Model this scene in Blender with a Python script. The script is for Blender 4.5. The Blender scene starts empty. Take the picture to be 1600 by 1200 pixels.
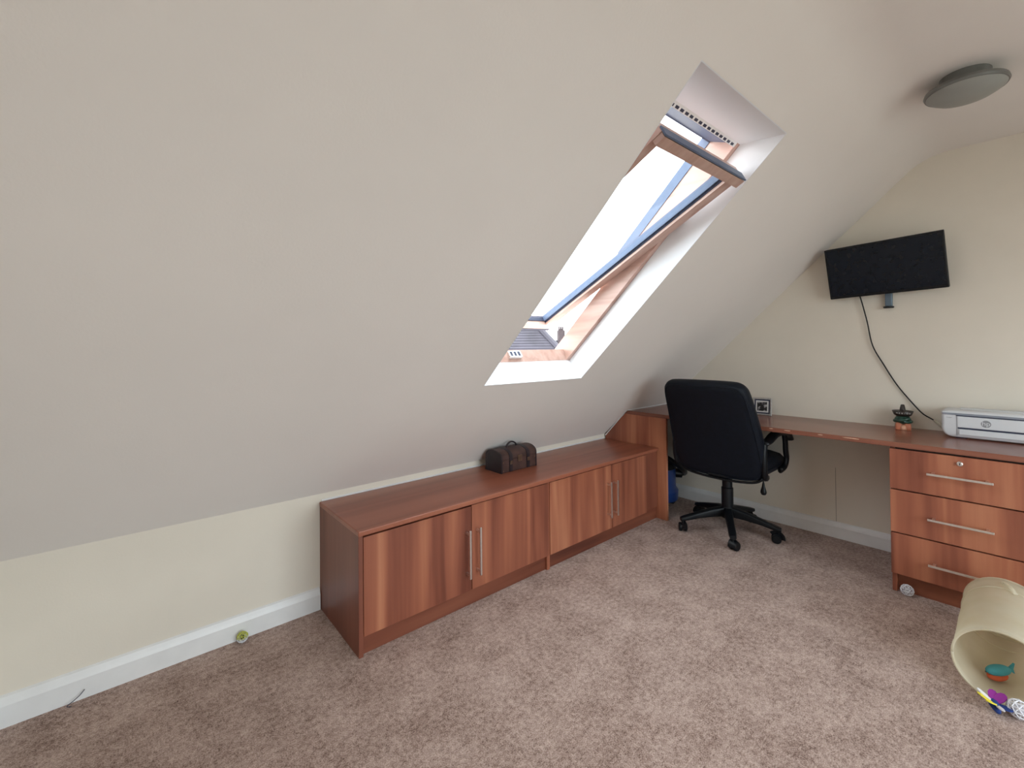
import bpy, bmesh, math, random
from mathutils import Vector, Matrix
random.seed(7)
PI = math.pi
S = bpy.context.scene
COL = S.collection

# ------------------------------------------------------------------ camera
cam_d = bpy.data.cameras.new('camera')
cam = bpy.data.objects.new('camera', cam_d); COL.objects.link(cam)
S.camera = cam
cR = Vector((0.75627147, -0.65419132, -0.00933693))
cU = Vector((3.25071564e-04, -1.38953048e-02, 9.99903403e-01))
cF = Vector((0.65425787, 0.75620145, 0.01029596))
cC = Vector((-3.41341, -2.21856, 1.220512))
m = Matrix.Identity(4)
for i in range(3):
    m[i][0] = cR[i]; m[i][1] = cU[i]; m[i][2] = -cF[i]; m[i][3] = cC[i]
cam.matrix_world = m
cam_d.sensor_fit = 'HORIZONTAL'; cam_d.sensor_width = 36.0
cam_d.lens = 699.946 * 36.0 / 1600.0
cam_d.shift_x = (800 - 802.108) / 1600.0
cam_d.shift_y = (536.48 - 600) / 1600.0
cam_d.clip_start = 0.02; cam_d.clip_end = 500

# ------------------------------------------------------------------ dimensions of the room
TH = 0.75885            # pitch of the sloping ceiling
HK = 0.5363             # top of the knee wall
HZ = 2.2808             # flat ceiling
XL = -3.76              # left wall
YF = -4.30              # dormer wall behind the camera
ST, CT = math.sin(TH), math.cos(TH)
WX1, WX2 = -2.1433, -1.4459           # skylight opening
WS1, WS2 = 0.736, 2.207
REV = 0.134                           # depth of the reveal
def slope(x, s, t=0.0):               # point on the sloping ceiling: s up the slope, t outwards
    return Vector((x, -s * CT + t * ST, HK + s * ST + t * CT))

# ------------------------------------------------------------------ sky, daylight, exposure
SKY = 6.6
S.view_settings.view_transform = 'Standard'
S.view_settings.look = 'None'
S.view_settings.exposure = 0.30
S.view_settings.gamma = 1.0
S.view_settings.use_curve_mapping = False
w = bpy.data.worlds.new('overcast_sky'); S.world = w; w.use_nodes = True
nt = w.node_tree; nt.nodes.clear()
o = nt.nodes.new('ShaderNodeOutputWorld'); b = nt.nodes.new('ShaderNodeBackground')
tc = nt.nodes.new('ShaderNodeTexCoord'); nz = nt.nodes.new('ShaderNodeTexNoise'); rp = nt.nodes.new('ShaderNodeValToRGB')
nz.inputs['Scale'].default_value = 2.4; nz.inputs['Detail'].default_value = 5
rp.color_ramp.elements[0].position = 0.3; rp.color_ramp.elements[0].color = (0.86, 0.94, 1.0, 1)
rp.color_ramp.elements[1].position = 0.7; rp.color_ramp.elements[1].color = (0.96, 0.98, 1.0, 1)
nt.links.new(tc.outputs['Generated'], nz.inputs['Vector']); nt.links.new(nz.outputs['Fac'], rp.inputs['Fac'])
nt.links.new(rp.outputs['Color'], b.inputs['Color']); b.inputs['Strength'].default_value = SKY
nt.links.new(b.outputs['Background'], o.inputs['Surface'])

def portal(name, center, normal, up, sx, sy):
    L = bpy.data.lights.new(name, 'AREA'); L.shape = 'RECTANGLE'; L.size = sx; L.size_y = sy
    L.cycles.is_portal = True
    ob = bpy.data.objects.new(name, L); COL.objects.link(ob)
    z = -Vector(normal).normalized(); y = Vector(up).normalized(); x = y.cross(z)
    mm = Matrix.Identity(4)
    for i in range(3):
        mm[i][0] = x[i]; mm[i][1] = y[i]; mm[i][2] = z[i]; mm[i][3] = center[i]
    ob.matrix_world = mm
portal('daylight_portal', slope((WX1 + WX2) / 2, 1.44, 0.60), (0, -ST, -CT), (0, -CT, ST), 1.1, 1.8)
RW = (-3.45, -1.05, 0.06, 2.06)     # added unseen rear window, sized for fill daylight: x0 x1 z0 z1
portal('daylight_portal', ((RW[0] + RW[1]) / 2, YF - 0.16, (RW[2] + RW[3]) / 2), (0, 1, 0), (0, 0, 1), RW[1] - RW[0], RW[3] - RW[2])  # daylight sampling for the added rear window

# ------------------------------------------------------------------ materials
MATS = {}
def srgb(r, g, b_):
    f = lambda c: (c / 255 / 12.92) if c / 255 <= 0.04045 else ((c / 255 + 0.055) / 1.055) ** 2.4
    return (f(r), f(g), f(b_), 1.0)
def newmat(name):
    mt = bpy.data.materials.new(name); mt.use_nodes = True
    n = mt.node_tree; n.nodes.clear()
    out = n.nodes.new('ShaderNodeOutputMaterial'); p = n.nodes.new('ShaderNodeBsdfPrincipled')
    n.links.new(p.outputs['BSDF'], out.inputs['Surface'])
    MATS[name] = mt
    return mt, n, p, out
def N(n, t, **kw):
    x = n.nodes.new('ShaderNode' + t)
    for k, v in kw.items():
        if k in x.inputs: x.inputs[k].default_value = v
        else: setattr(x, k, v)
    return x
def ramp(n, stops):
    r = n.nodes.new('ShaderNodeValToRGB'); e = r.color_ramp.elements
    while len(e) < len(stops): e.new(0.5)
    for i, (p_, c) in enumerate(stops): e[i].position = p_; e[i].color = c
    return r
def plain(name, col, rough=0.5, metal=0.0, noise=0.06, nscale=30, bump=0.0, bscale=200, spec=0.5):
    mt, n, p, out = newmat(name)
    p.inputs['Roughness'].default_value = rough; p.inputs['Metallic'].default_value = metal
    p.inputs['Specular IOR Level'].default_value = spec
    t = N(n, 'TexCoord'); z = N(n, 'TexNoise', Scale=nscale, Detail=4.0)
    n.links.new(t.outputs['Object'], z.inputs['Vector'])
    lo = tuple(c * (1 - noise) for c in col[:3]) + (1,); hi = tuple(min(1, c * (1 + noise)) for c in col[:3]) + (1,)
    r = ramp(n, [(0.3, lo), (0.7, hi)])
    n.links.new(z.outputs['Fac'], r.inputs['Fac']); n.links.new(r.outputs['Color'], p.inputs['Base Color'])
    if bump:
        z2 = N(n, 'TexNoise', Scale=bscale, Detail=3.0); bp = N(n, 'Bump', Strength=bump, Distance=0.002)
        n.links.new(t.outputs['Object'], z2.inputs['Vector']); n.links.new(z2.outputs['Fac'], bp.inputs['Height'])
        n.links.new(bp.outputs['Normal'], p.inputs['Normal'])
    return mt
def wood(name, axis, stops, rough=0.38, cross=5.0, along=0.3, fine=70.0, coat=0.0):
    mt, n, p, out = newmat(name)
    p.inputs['Roughness'].default_value = rough
    p.inputs['Coat Weight'].default_value = coat; p.inputs['Coat Roughness'].default_value = 0.2
    t = N(n, 'TexCoord'); oi = N(n, 'ObjectInfo'); mul = N(n, 'Math', operation='MULTIPLY'); mul.inputs[1].default_value = 37.0
    n.links.new(oi.outputs['Random'], mul.inputs[0])
    cmb = N(n, 'CombineXYZ')
    for k in range(3): n.links.new(mul.outputs[0], cmb.inputs[k])
    add = N(n, 'VectorMath', operation='ADD')
    n.links.new(t.outputs['Object'], add.inputs[0]); n.links.new(cmb.outputs[0], add.inputs[1])
    def mapped(c, a):
        mp = N(n, 'Mapping'); sc = [c, c, c]; sc[axis] = a
        mp.inputs['Scale'].default_value = sc
        n.links.new(add.outputs[0], mp.inputs['Vector']); return mp
    m1 = mapped(cross, along); z1 = N(n, 'TexNoise', Scale=1.6, Detail=2.0, Distortion=0.8)
    n.links.new(m1.outputs[0], z1.inputs['Vector'])
    m2 = mapped(fine, 3.0); z2 = N(n, 'TexNoise', Scale=1.0, Detail=5.0)
    n.links.new(m2.outputs[0], z2.inputs['Vector'])
    m3 = mapped(cross * 3, along * 1.2); z3 = N(n, 'TexNoise', Scale=1.3, Detail=4.0, Distortion=0.3)
    n.links.new(m3.outputs[0], z3.inputs['Vector'])
    a1 = N(n, 'Math', operation='MULTIPLY_ADD'); a1.inputs[1].default_value = 0.10
    n.links.new(z2.outputs['Fac'], a1.inputs[0])
    a2 = N(n, 'Math', operation='MULTIPLY_ADD'); a2.inputs[1].default_value = 0.22
    n.links.new(z3.outputs['Fac'], a2.inputs[0]); n.links.new(a2.outputs[0], a1.inputs[2])
    a3 = N(n, 'Math', operation='MULTIPLY'); a3.inputs[1].default_value = 0.90
    n.links.new(z1.outputs['Fac'], a3.inputs[0]); n.links.new(a3.outputs[0], a2.inputs[2])
    r = ramp(n, stops); n.links.new(a1.outputs[0], r.inputs['Fac']); n.links.new(r.outputs['Color'], p.inputs['Base Color'])
    return mt

WST = [(0.42, srgb(116, 62, 46)), (0.54, srgb(146, 84, 63)), (0.66, srgb(166, 100, 74)), (0.80, srgb(190, 126, 94))]
wood_v = wood('walnut_laminate_upright', 2, WST)
wood_x = wood('walnut_laminate_worktop', 0, [(0.42, srgb(132, 74, 56)), (0.60, srgb(156, 92, 70)), (0.80, srgb(170, 106, 82))], rough=0.30, cross=4.5, along=0.25)
wood_y = wood('walnut_laminate_desk', 1, [(0.42, srgb(124, 74, 58)), (0.60, srgb(142, 88, 70)), (0.80, srgb(150, 96, 77))], rough=0.22, cross=5, along=0.25)
wood_shaded = wood('walnut_laminate_shaded', 2, [(0.42, srgb(104, 56, 43)), (0.54, srgb(122, 68, 52)), (0.66, srgb(134, 78, 60)), (0.80, srgb(146, 90, 70))], cross=5)  # darker copy of the walnut, shade of the end panel put into the colour
plinth_m = wood('walnut_plinth', 0, [(0.42, srgb(88, 44, 33)), (0.5, srgb(116, 63, 46)), (0.62, srgb(130, 74, 55)), (0.78, srgb(146, 88, 66))])
plinth_y = wood('walnut_plinth_desk', 1, [(0.42, srgb(88, 44, 33)), (0.5, srgb(122, 68, 48)), (0.62, srgb(136, 78, 56)), (0.78, srgb(150, 90, 66))])
pine = wood('lacquered_pine', 1, [(0.42, srgb(184, 146, 132)), (0.55, srgb(196, 160, 146)), (0.68, srgb(203, 168, 155)), (0.82, srgb(210, 180, 167))], rough=0.35, cross=10, along=1.0)
wall_m = plain('magnolia_wall_paint', (0.815, 0.75, 0.65, 1), 0.85, noise=0.035, nscale=2.5, bump=0.12, bscale=160)
ceil_m = plain('ceiling_paint', (0.87, 0.827, 0.790, 1), 0.85, noise=0.02, nscale=1.8, bump=0.12, bscale=140)
white_m = plain('white_gloss_paint', (0.86, 0.86, 0.86, 1), 0.35, noise=0.03, nscale=12)
reveal_m = plain('white_reveal_paint', (0.80, 0.80, 0.82, 1), 0.6, noise=0.01, nscale=4)
steel_m = plain('brushed_steel', (0.82, 0.79, 0.76, 1), 0.34, 1.0, noise=0.05, nscale=80)
dark_gap = plain('dark_cabinet_interior', (0.03, 0.018, 0.013, 1), 0.8)
leather_m = plain('black_faux_leather', (0.0045, 0.0072, 0.0135, 1), 0.55, noise=0.2, nscale=40, bump=0.25, bscale=420, spec=0.22)
blackp_m = plain('black_plastic', (0.005, 0.006, 0.008, 1), 0.42, noise=0.15, nscale=30, spec=0.3)
screen_m = plain('black_screen', (0.0035, 0.007, 0.015, 1), 0.25, noise=0.1, spec=0.3)
bluemetal = plain('blue_grey_aluminium', (0.11, 0.145, 0.23, 1), 0.5, 0.0, noise=0.06)
gasket_m = plain('dark_gasket', (0.03, 0.035, 0.07, 1), 0.6)
lampbowl = plain('frosted_lamp_diffuser', (0.33, 0.34, 0.32, 1), 0.4, noise=0.02)
lampbase = plain('grey_lamp_base', (0.17, 0.17, 0.16, 1), 0.4)
printer_w = plain('white_printer_plastic', (0.74, 0.75, 0.78, 1), 0.4, noise=0.015)
printer_g = plain('grey_printer_plastic', (0.27, 0.29, 0.34, 1), 0.45)
logo_m = plain('grey_printed_ink', (0.30, 0.30, 0.32, 1), 0.5)
blue_m = plain('blue_vacuum_plastic', (0.012, 0.045, 0.19, 1), 0.3)
terracotta = plain('terracotta_glaze', srgb(196, 120, 90), 0.35, noise=0.15)
palebeige = plain('pale_terracotta', srgb(226, 168, 136), 0.4, noise=0.1)
green_m = plain('green_glaze', srgb(38, 74, 62), 0.25, noise=0.25)
hat_m = plain('dark_hat_glaze', srgb(46, 36, 32), 0.4, noise=0.2)
chest_m = plain('brown_worn_leather', srgb(74, 50, 45), 0.5, noise=0.35, nscale=18, bump=0.3, bscale=60)
chest_dark = plain('dark_leather_strap', srgb(38, 28, 34), 0.45, noise=0.25, nscale=25)
brass_m = plain('tarnished_brass', srgb(120, 96, 80), 0.4, 0.7, noise=0.2)
silver_m = plain('silver_frame', (0.50, 0.48, 0.46, 1), 0.3, 0.6, noise=0.2, nscale=60)
matt_white = plain('picture_mount_card', (0.7, 0.68, 0.66, 1), 0.7)
cordw = plain('beige_plug_plastic', (0.55, 0.49, 0.40, 1), 0.5)
slate_m = plain('slate_roof_tiles', (0.034, 0.031, 0.042, 1), 0.75, noise=0.35, nscale=1.2)
brick_m = plain('far_brick', (0.05, 0.036, 0.038, 1), 0.9, noise=0.3, nscale=6)
leaf_m = plain('paving_and_gardens', (0.23, 0.21, 0.18, 1), 0.9, noise=0.3, nscale=0.3)
toy_white = plain('white_toy_plastic', (0.80, 0.79, 0.84, 1), 0.35)
toy_lime = plain('lime_toy_plastic', srgb(200, 205, 90), 0.35)
toy_yellow = plain('yellow_toy_felt', srgb(240, 225, 70), 0.8)
toy_blue = plain('blue_toy_felt', srgb(30, 60, 130), 0.8)
toy_purple = plain('purple_toy_felt', srgb(150, 45, 150), 0.8)
toy_teal = plain('teal_toy_plush', srgb(70, 150, 165), 0.9)
toy_orange = plain('orange_toy_plush', srgb(205, 95, 60), 0.9)

def carpet_mat():
    mt, n, p, out = newmat('mauve_brown_carpet')
    p.inputs['Roughness'].default_value = 0.97; p.inputs['Specular IOR Level'].default_value = 0.05
    p.inputs['Sheen Weight'].default_value = 0.15; p.inputs['Sheen Roughness'].default_value = 0.6
    t = N(n, 'TexCoord')
    def nz_(s, d, rough=0.6):
        z = N(n, 'TexNoise', Scale=s, Detail=d, Roughness=rough); n.links.new(t.outputs['Object'], z.inputs['Vector']); return z
    a = nz_(6.0, 7.0, 0.72); b_ = nz_(240.0, 2.0); c = nz_(60.0, 3.0)
    s1 = N(n, 'Math', operation='MULTIPLY_ADD'); s1.inputs[1].default_value = 0.34
    s2 = N(n, 'Math', operation='MULTIPLY_ADD'); s2.inputs[1].default_value = 0.42
    s3 = N(n, 'Math', operation='MULTIPLY'); s3.inputs[1].default_value = 0.34
    n.links.new(a.outputs['Fac'], s1.inputs[0]); n.links.new(b_.outputs['Fac'], s2.inputs[0]); n.links.new(c.outputs['Fac'], s3.inputs[0])
    n.links.new(s3.outputs[0], s2.inputs[2]); n.links.new(s2.outputs[0], s1.inputs[2])
    r = ramp(n, [(0.41, srgb(104, 78, 68)), (0.50, srgb(156, 130, 119)), (0.58, srgb(186, 161, 150)), (0.69, srgb(214, 191, 181))])
    n.links.new(s1.outputs[0], r.inputs['Fac']); n.links.new(r.outputs['Color'], p.inputs['Base Color'])
    bp = N(n, 'Bump', Strength=0.6, Distance=0.006); n.links.new(s2.outputs[0], bp.inputs['Height']); n.links.new(bp.outputs['Normal'], p.inputs['Normal'])
    return mt
carpet_m = carpet_mat()

def glass_mat(name, tint, refl=0.08):
    mt = bpy.data.materials.new(name); mt.use_nodes = True; n = mt.node_tree; n.nodes.clear()
    out = n.nodes.new('ShaderNodeOutputMaterial'); tr = N(n, 'BsdfTransparent'); gl = N(n, 'BsdfGlossy'); mx = N(n, 'MixShader')
    tr.inputs['Color'].default_value = tint; gl.inputs['Roughness'].default_value = 0.02
    lw = N(n, 'LayerWeight'); lw.inputs['Blend'].default_value = 0.5
    pw = N(n, 'Math', operation='POWER'); pw.inputs[1].default_value = 5.0
    ad = N(n, 'Math', operation='MULTIPLY_ADD'); ad.inputs[1].default_value = 0.9; ad.inputs[2].default_value = 0.04
    n.links.new(lw.outputs['Facing'], pw.inputs[0]); n.links.new(pw.outputs[0], ad.inputs[0])
    n.links.new(ad.outputs[0], mx.inputs[0]); n.links.new(tr.outputs[0], mx.inputs[1]); n.links.new(gl.outputs[0], mx.inputs[2])
    n.links.new(mx.outputs[0], out.inputs['Surface']); return mt
glass_m = glass_mat('window_glass', (0.93, 0.97, 0.98, 1))
def nylon_mat():
    mt = bpy.data.materials.new('cream_translucent_nylon'); mt.use_nodes = True; n = mt.node_tree; n.nodes.clear()
    out = n.nodes.new('ShaderNodeOutputMaterial')
    tr = N(n, 'BsdfTransparent'); tl = N(n, 'BsdfTranslucent'); p = N(n, 'BsdfPrincipled')
    t = N(n, 'TexCoord'); z = N(n, 'TexNoise', Scale=9.0, Detail=3.0); n.links.new(t.outputs['Object'], z.inputs['Vector'])
    r = ramp(n, [(0.3, srgb(240, 233, 212)), (0.7, srgb(248, 243, 228))]); n.links.new(z.outputs['Fac'], r.inputs['Fac'])
    n.links.new(r.outputs[0], p.inputs['Base Color']); n.links.new(r.outputs[0], tl.inputs['Color'])
    p.inputs['Roughness'].default_value = 0.35; tr.inputs['Color'].default_value = (0.95, 0.92, 0.85, 1)
    m1 = N(n, 'MixShader'); m1.inputs[0].default_value = 0.5; m2 = N(n, 'MixShader'); m2.inputs[0].default_value = 0.30
    n.links.new(p.outputs[0], m1.inputs[1]); n.links.new(tl.outputs[0], m1.inputs[2])
    n.links.new(m1.outputs[0], m2.inputs[1]); n.links.new(tr.outputs[0], m2.inputs[2]); n.links.new(m2.outputs[0], out.inputs['Surface'])
    return mt
nylon_m = nylon_mat()
def photo_mat():
    mt, n, p, out = newmat('black_and_white_print')
    t = N(n, 'TexCoord'); z = N(n, 'TexNoise', Scale=38.0, Detail=3.0); n.links.new(t.outputs['Object'], z.inputs['Vector'])
    r = ramp(n, [(0.42, (0.012, 0.011, 0.012, 1)), (0.52, (0.05, 0.045, 0.048, 1)), (0.60, (0.45, 0.43, 0.43, 1))])
    n.links.new(z.outputs['Fac'], r.inputs['Fac']); n.links.new(r.outputs[0], p.inputs['Base Color']); p.inputs['Roughness'].default_value = 0.3
    return mt
print_m = photo_mat()

# ------------------------------------------------------------------ helpers
def obj(name, bm, mat, parent=None, smooth=False, loc=None):
    me = bpy.data.meshes.new(name); bmesh.ops.recalc_face_normals(bm, faces=bm.faces[:]); bm.to_mesh(me); bm.free()
    if smooth:
        for f in me.polygons: f.use_smooth = True
    me.materials.append(mat)
    ob = bpy.data.objects.new(name, me); COL.objects.link(ob)
    if parent is not None: ob.parent = parent
    if loc is not None: ob.location = loc
    if smooth == 'auto':
        me.set_sharp_from_angle(angle=math.radians(35))
    return ob
def tag(ob, label, cat, group=None):
    ob['label'] = label; ob['category'] = cat
    if group: ob['group'] = group
    return ob
def thing(name, label, cat, loc=(0, 0, 0), rotz=0.0, group=None):
    e = bpy.data.objects.new(name, None); COL.objects.link(e); e.empty_display_size = 0.1
    e.location = loc; e.rotation_euler = (0, 0, rotz)
    return tag(e, label, cat, group)
def struct(ob, label):
    ob['kind'] = 'structure'; ob['label'] = label
    return ob
def B(): return bmesh.new()
def box(bm, x0, x1, y0, y1, z0, z1, bev=0.0, seg=2):
    vs = [bm.verts.new((x, y, z)) for x in (x0, x1) for y in (y0, y1) for z in (z0, z1)]
    fs = [(0, 1, 3, 2), (4, 6, 7, 5), (0, 4, 5, 1), (2, 3, 7, 6), (0, 2, 6, 4), (1, 5, 7, 3)]
    F = [bm.faces.new([vs[i] for i in f]) for f in fs]
    if bev:
        ed = list({e for f in F for e in f.edges})
        bmesh.ops.bevel(bm, geom=ed, offset=bev, segments=seg, affect='EDGES', profile=0.5)
    return bm
def prism(bm, pts, vec):
    vec = Vector(vec); a = [bm.verts.new(p_) for p_ in pts]; c = [bm.verts.new(Vector(p_) + vec) for p_ in pts]
    n = len(pts); bm.faces.new(a); bm.faces.new(c[::-1])
    for i in range(n): bm.faces.new((a[i], a[(i + 1) % n], c[(i + 1) % n], c[i]))
    return bm
def frames(pts):
    pts = [Vector(p_) for p_ in pts]; T = []
    for i in range(len(pts)):
        a = pts[max(i - 1, 0)]; c = pts[min(i + 1, len(pts) - 1)]; T.append((c - a).normalized())
    up = Vector((0, 0, 1)) if abs(T[0].z) < 0.9 else Vector((1, 0, 0))
    nrm = (up - T[0] * up.dot(T[0])).normalized(); out = []
    for p_, t in zip(pts, T):
        nrm = (nrm - t * nrm.dot(t)).normalized(); out.append((p_, t, nrm, t.cross(nrm)))
    return out
def tube(bm, pts, r, n=8, ry=None):
    fr = frames(pts); rings = []
    for i, (p_, t, a, c) in enumerate(fr):
        ra = r[i] if isinstance(r, (list, tuple)) else r
        rb = ra if ry is None else (ry[i] if isinstance(ry, (list, tuple)) else ry)
        rings.append([bm.verts.new(p_ + a * math.cos(2 * PI * k / n) * ra + c * math.sin(2 * PI * k / n) * rb) for k in range(n)])
    for i in range(len(rings) - 1):
        for k in range(n): bm.faces.new((rings[i][k], rings[i][(k + 1) % n], rings[i + 1][(k + 1) % n], rings[i + 1][k]))
    bm.faces.new(rings[0][::-1]); bm.faces.new(rings[-1])
    return bm
def lathe(bm, prof, n=24, c=(0, 0, 0), cap=True, M=None):
    rings = []
    for r, z in prof:
        ring = []
        for k in range(n):
            v = Vector((r * math.cos(2 * PI * k / n), r * math.sin(2 * PI * k / n), z))
            if M is not None: v = M @ v
            ring.append(bm.verts.new(v + Vector(c)))
        rings.append(ring)
    for i in range(len(rings) - 1):
        for k in range(n): bm.faces.new((rings[i][k], rings[i][(k + 1) % n], rings[i + 1][(k + 1) % n], rings[i + 1][k]))
    if cap:
        if prof[0][0] > 1e-6: bm.faces.new(rings[0][::-1])
        if prof[-1][0] > 1e-6: bm.faces.new(rings[-1])
    bmesh.ops.remove_doubles(bm, verts=bm.verts[:], dist=1e-6)
    return bm
def smooth_path(pts, k=8):
    P = [Vector(p_) for p_ in pts]; out = []
    for i in range(len(P) - 1):
        a, b_, c, d = P[max(i - 1, 0)], P[i], P[i + 1], P[min(i + 2, len(P) - 1)]
        for j in range(k):
            t = j / k
            out.append(0.5 * ((2 * b_) + (c - a) * t + (2 * a - 5 * b_ + 4 * c - d) * t * t + (-a + 3 * b_ - 3 * c + d) * t ** 3))
    out.append(P[-1]); return out
def rrect(w_, h_, r, n=6, cx=0, cy=0):
    out = []
    for sx, sy, a0 in ((1, 1, 0), (-1, 1, 90), (-1, -1, 180), (1, -1, 270)):
        for k in range(n + 1):
            a = math.radians(a0 + 90 * k / n)
            out.append((cx + sx * (w_ / 2 - r) + r * math.cos(a), cy + sy * (h_ / 2 - r) + r * math.sin(a)))
    return out
def loft(bm, loops, cap=True):
    R_ = [[bm.verts.new(p_) for p_ in L] for L in loops]; n = len(R_[0])
    for i in range(len(R_) - 1):
        for k in range(n): bm.faces.new((R_[i][k], R_[i][(k + 1) % n], R_[i + 1][(k + 1) % n], R_[i + 1][k]))
    if cap: bm.faces.new(R_[0][::-1]); bm.faces.new(R_[-1])
    return bm
def text_obj(name, body, size, mat, parent, M, extrude=0.0004):
    cu = bpy.data.curves.new(name, 'FONT'); cu.body = body; cu.size = size; cu.extrude = extrude
    cu.align_x = 'CENTER'; cu.align_y = 'CENTER'
    tmp = bpy.data.objects.new(name, cu); COL.objects.link(tmp)
    dg = bpy.context.evaluated_depsgraph_get(); me = bpy.data.meshes.new_from_object(tmp.evaluated_get(dg))
    bpy.data.objects.remove(tmp); bpy.data.curves.remove(cu)
    me.name = name; me.materials.clear(); me.materials.append(mat)
    me.transform(M)
    ob = bpy.data.objects.new(name, me); COL.objects.link(ob); ob.parent = parent
    return ob

# ------------------------------------------------------------------ room shell
bm = box(B(), XL - 0.15, 0.15, YF - 0.15, 0.15, -0.2, 0.0)
struct(obj('floor', bm, carpet_m), 'mauve-brown cut pile carpet over the whole floor')
bm = box(B(), XL - 0.15, 0.15, 0.0, 0.15, -0.2, HK + 0.14)
struct(obj('wall_back', bm, wall_m), 'low cream knee wall under the sloping ceiling')
bm = box(B(), 0.0, 0.15, YF - 0.15, 0.15, -0.2, 2.5)
struct(obj('wall_right', bm, wall_m), 'cream gable wall behind the desk')
wr_ = bpy.data.objects['wall_right']
obj('plaster_joint', box(B(), -0.0012, 0.001, -1.3945, -1.3915, 0.10, 0.44), plain('dark_cream_joint_filler', (0.42, 0.37, 0.30, 1), 0.9), wr_)  # thin wall seam in its own dark cream
bm = box(B(), XL - 0.15, XL, YF - 0.15, 0.15, -0.2, 2.5)
struct(obj('wall_left', bm, wall_m), 'cream wall at the left end of the room')
bm = B()
x0, x1, z0, z1 = RW
box(bm, XL - 0.15, x0, YF - 0.15, YF, -0.2, 2.5); box(bm, x1, 0.15, YF - 0.15, YF, -0.2, 2.5)
box(bm, x0, x1, YF - 0.15, YF, -0.2, z0); box(bm, x0, x1, YF - 0.15, YF, z1, 2.5)
struct(obj('wall_front', bm, wall_m), 'cream dormer wall with the opening of the added window')

# ceiling profile: slope, coved bend, flat
smax = (HZ - HK) / ST
Rf = 0.26; Tn = Rf * math.tan(TH / 2)
prof = [(-0.02, 0)]                         # (s) handled below as points
def prof_pts(sa, sb=None):
    pts = []
    pts.append(slope(0, sa))
    if sb is not None:
        pts.append(slope(0, sb)); return pts
    pts.append(slope(0, smax - Tn))
    c = slope(0, smax - Tn) + Vector((0, -ST, -CT)) * Rf
    for k in range(1, 13):
        a = TH * (1 - k / 12.0)
        pts.append(c + Vector((0, math.sin(a), math.cos(a))) * Rf)
    pts.append(Vector((0, YF - 0.15, HZ)))
    return pts
def ceil_piece(bm, xa, xb, inner, outer):
    prism(bm, [Vector((xa, p_.y, p_.z)) for p_ in inner + outer[::-1]], (xb - xa, 0, 0))
def off(sa, sb=None):
    pts = prof_pts(sa, sb)
    if sb is not None: return [slope(0, sa, REV), slope(0, sb, REV)]
    out = [slope(0, sa, REV)]
    for p_ in pts[1:]: out.append(p_ + Vector((0, 0.0, REV / CT * 0.9)) if p_ is not pts[1] else slope(0, smax - Tn, REV))
    return out
bm = B()
ceil_piece(bm, XL - 0.1, WX1, prof_pts(-0.06), off(-0.06))
ceil_piece(bm, WX2, 0.1, prof_pts(-0.06), off(-0.06))
ceil_piece(bm, WX1, WX2, prof_pts(-0.06, WS1), [slope(0, -0.06, REV), slope(0, 0.742, REV)])
up_in = prof_pts(WS2); up_out = off(WS2); up_out[0] = slope(0, 2.093, REV)
ceil_piece(bm, WX1, WX2, up_in, up_out)
ceil_ob = struct(obj('ceiling', bm, ceil_m, smooth='auto'), 'off-white sloping attic ceiling bending into the flat ceiling')

# baseboards
def skirting(name, a, b_, inward, label):
    a = Vector(a); b_ = Vector(b_); d = Vector(inward)
    prof_ = [(0, 0), (0.018, 0), (0.018, 0.070), (0.014, 0.082), (0.008, 0.095), (0.0, 0.1)]
    bm_ = B(); prism(bm_, [a + d * u + Vector((0, 0, v)) for u, v in prof_], b_ - a)
    return struct(obj(name, bm_, white_m), label)
skirting('baseboard_back', (XL, 0, 0), (-2.722, 0, 0), (0, -1, 0), 'white moulded skirting board along the knee wall')
skirting('baseboard_right', (0, 0, 0), (0, YF, 0), (-1, 0, 0), 'white skirting board under the desk along the gable wall')
skirting('baseboard_left', (XL, YF, 0), (XL, 0, 0), (1, 0, 0), 'white skirting board along the left wall')
skirting('baseboard_front', (XL, YF, 0), (0, YF, 0), (0, 1, 0), 'white skirting board along the dormer wall')

# white sealant bead where the fitted furniture meets the slope
D_Y = -(0.74 - HK) / (ST / CT)
bm = B()
tube(bm, [(-0.5530, -0.010, 0.5255), (-0.5530, D_Y + 0.004, 0.740)], 0.0035, 6)
struct(obj('trim_1', bm, white_m), 'thin white sealant bead up the cut edge of the desk side panel')
bm = tube(B(), [(-0.552, D_Y - 0.004, 0.7435), (-0.002, D_Y - 0.004, 0.7435)], 0.0045, 6)
struct(obj('trim_2', bm, white_m), 'thin white sealant bead between desktop and slope')
bm = box(B(), -2.71, -0.57, -0.006, 0.001, 0.5016, 0.5095)
struct(obj('trim_3', bm, white_m), 'narrow white sealant strip behind the low cabinet top')

# ------------------------------------------------------------------ roof window
win = bpy.data.objects.new('window_1', None); COL.objects.link(win)
win.location = slope((WX1 + WX2) / 2, WS1, REV); struct(win, 'open centre-pivot pine roof window in the sloping ceiling')
WL = win.location.copy()
def sp(x, s, t): return slope(x, s, t) - WL          # window-local
def sbox(bm_, xa, xb, sa, sb, ta, tb, sa2=None, sb2=None):
    # box in slope space; sa2/sb2 the s range at the outer (tb) side
    sa2 = sa if sa2 is None else sa2; sb2 = sb if sb2 is None else sb2
    P = [sp(x, s, t) for x in (xa, xb) for (s, t) in ((sa, ta), (sb, ta), (sb2, tb), (sa2, tb))]
    v = [bm_.verts.new(p_) for p_ in P]
    for f in ((0, 1, 2, 3), (7, 6, 5, 4), (0, 4, 5, 1), (1, 5, 6, 2), (2, 6, 7, 3), (3, 7, 4, 0)): bm_.faces.new([v[i] for i in f])
    return bm_
FS1, FS2 = 0.742, 2.093
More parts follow.
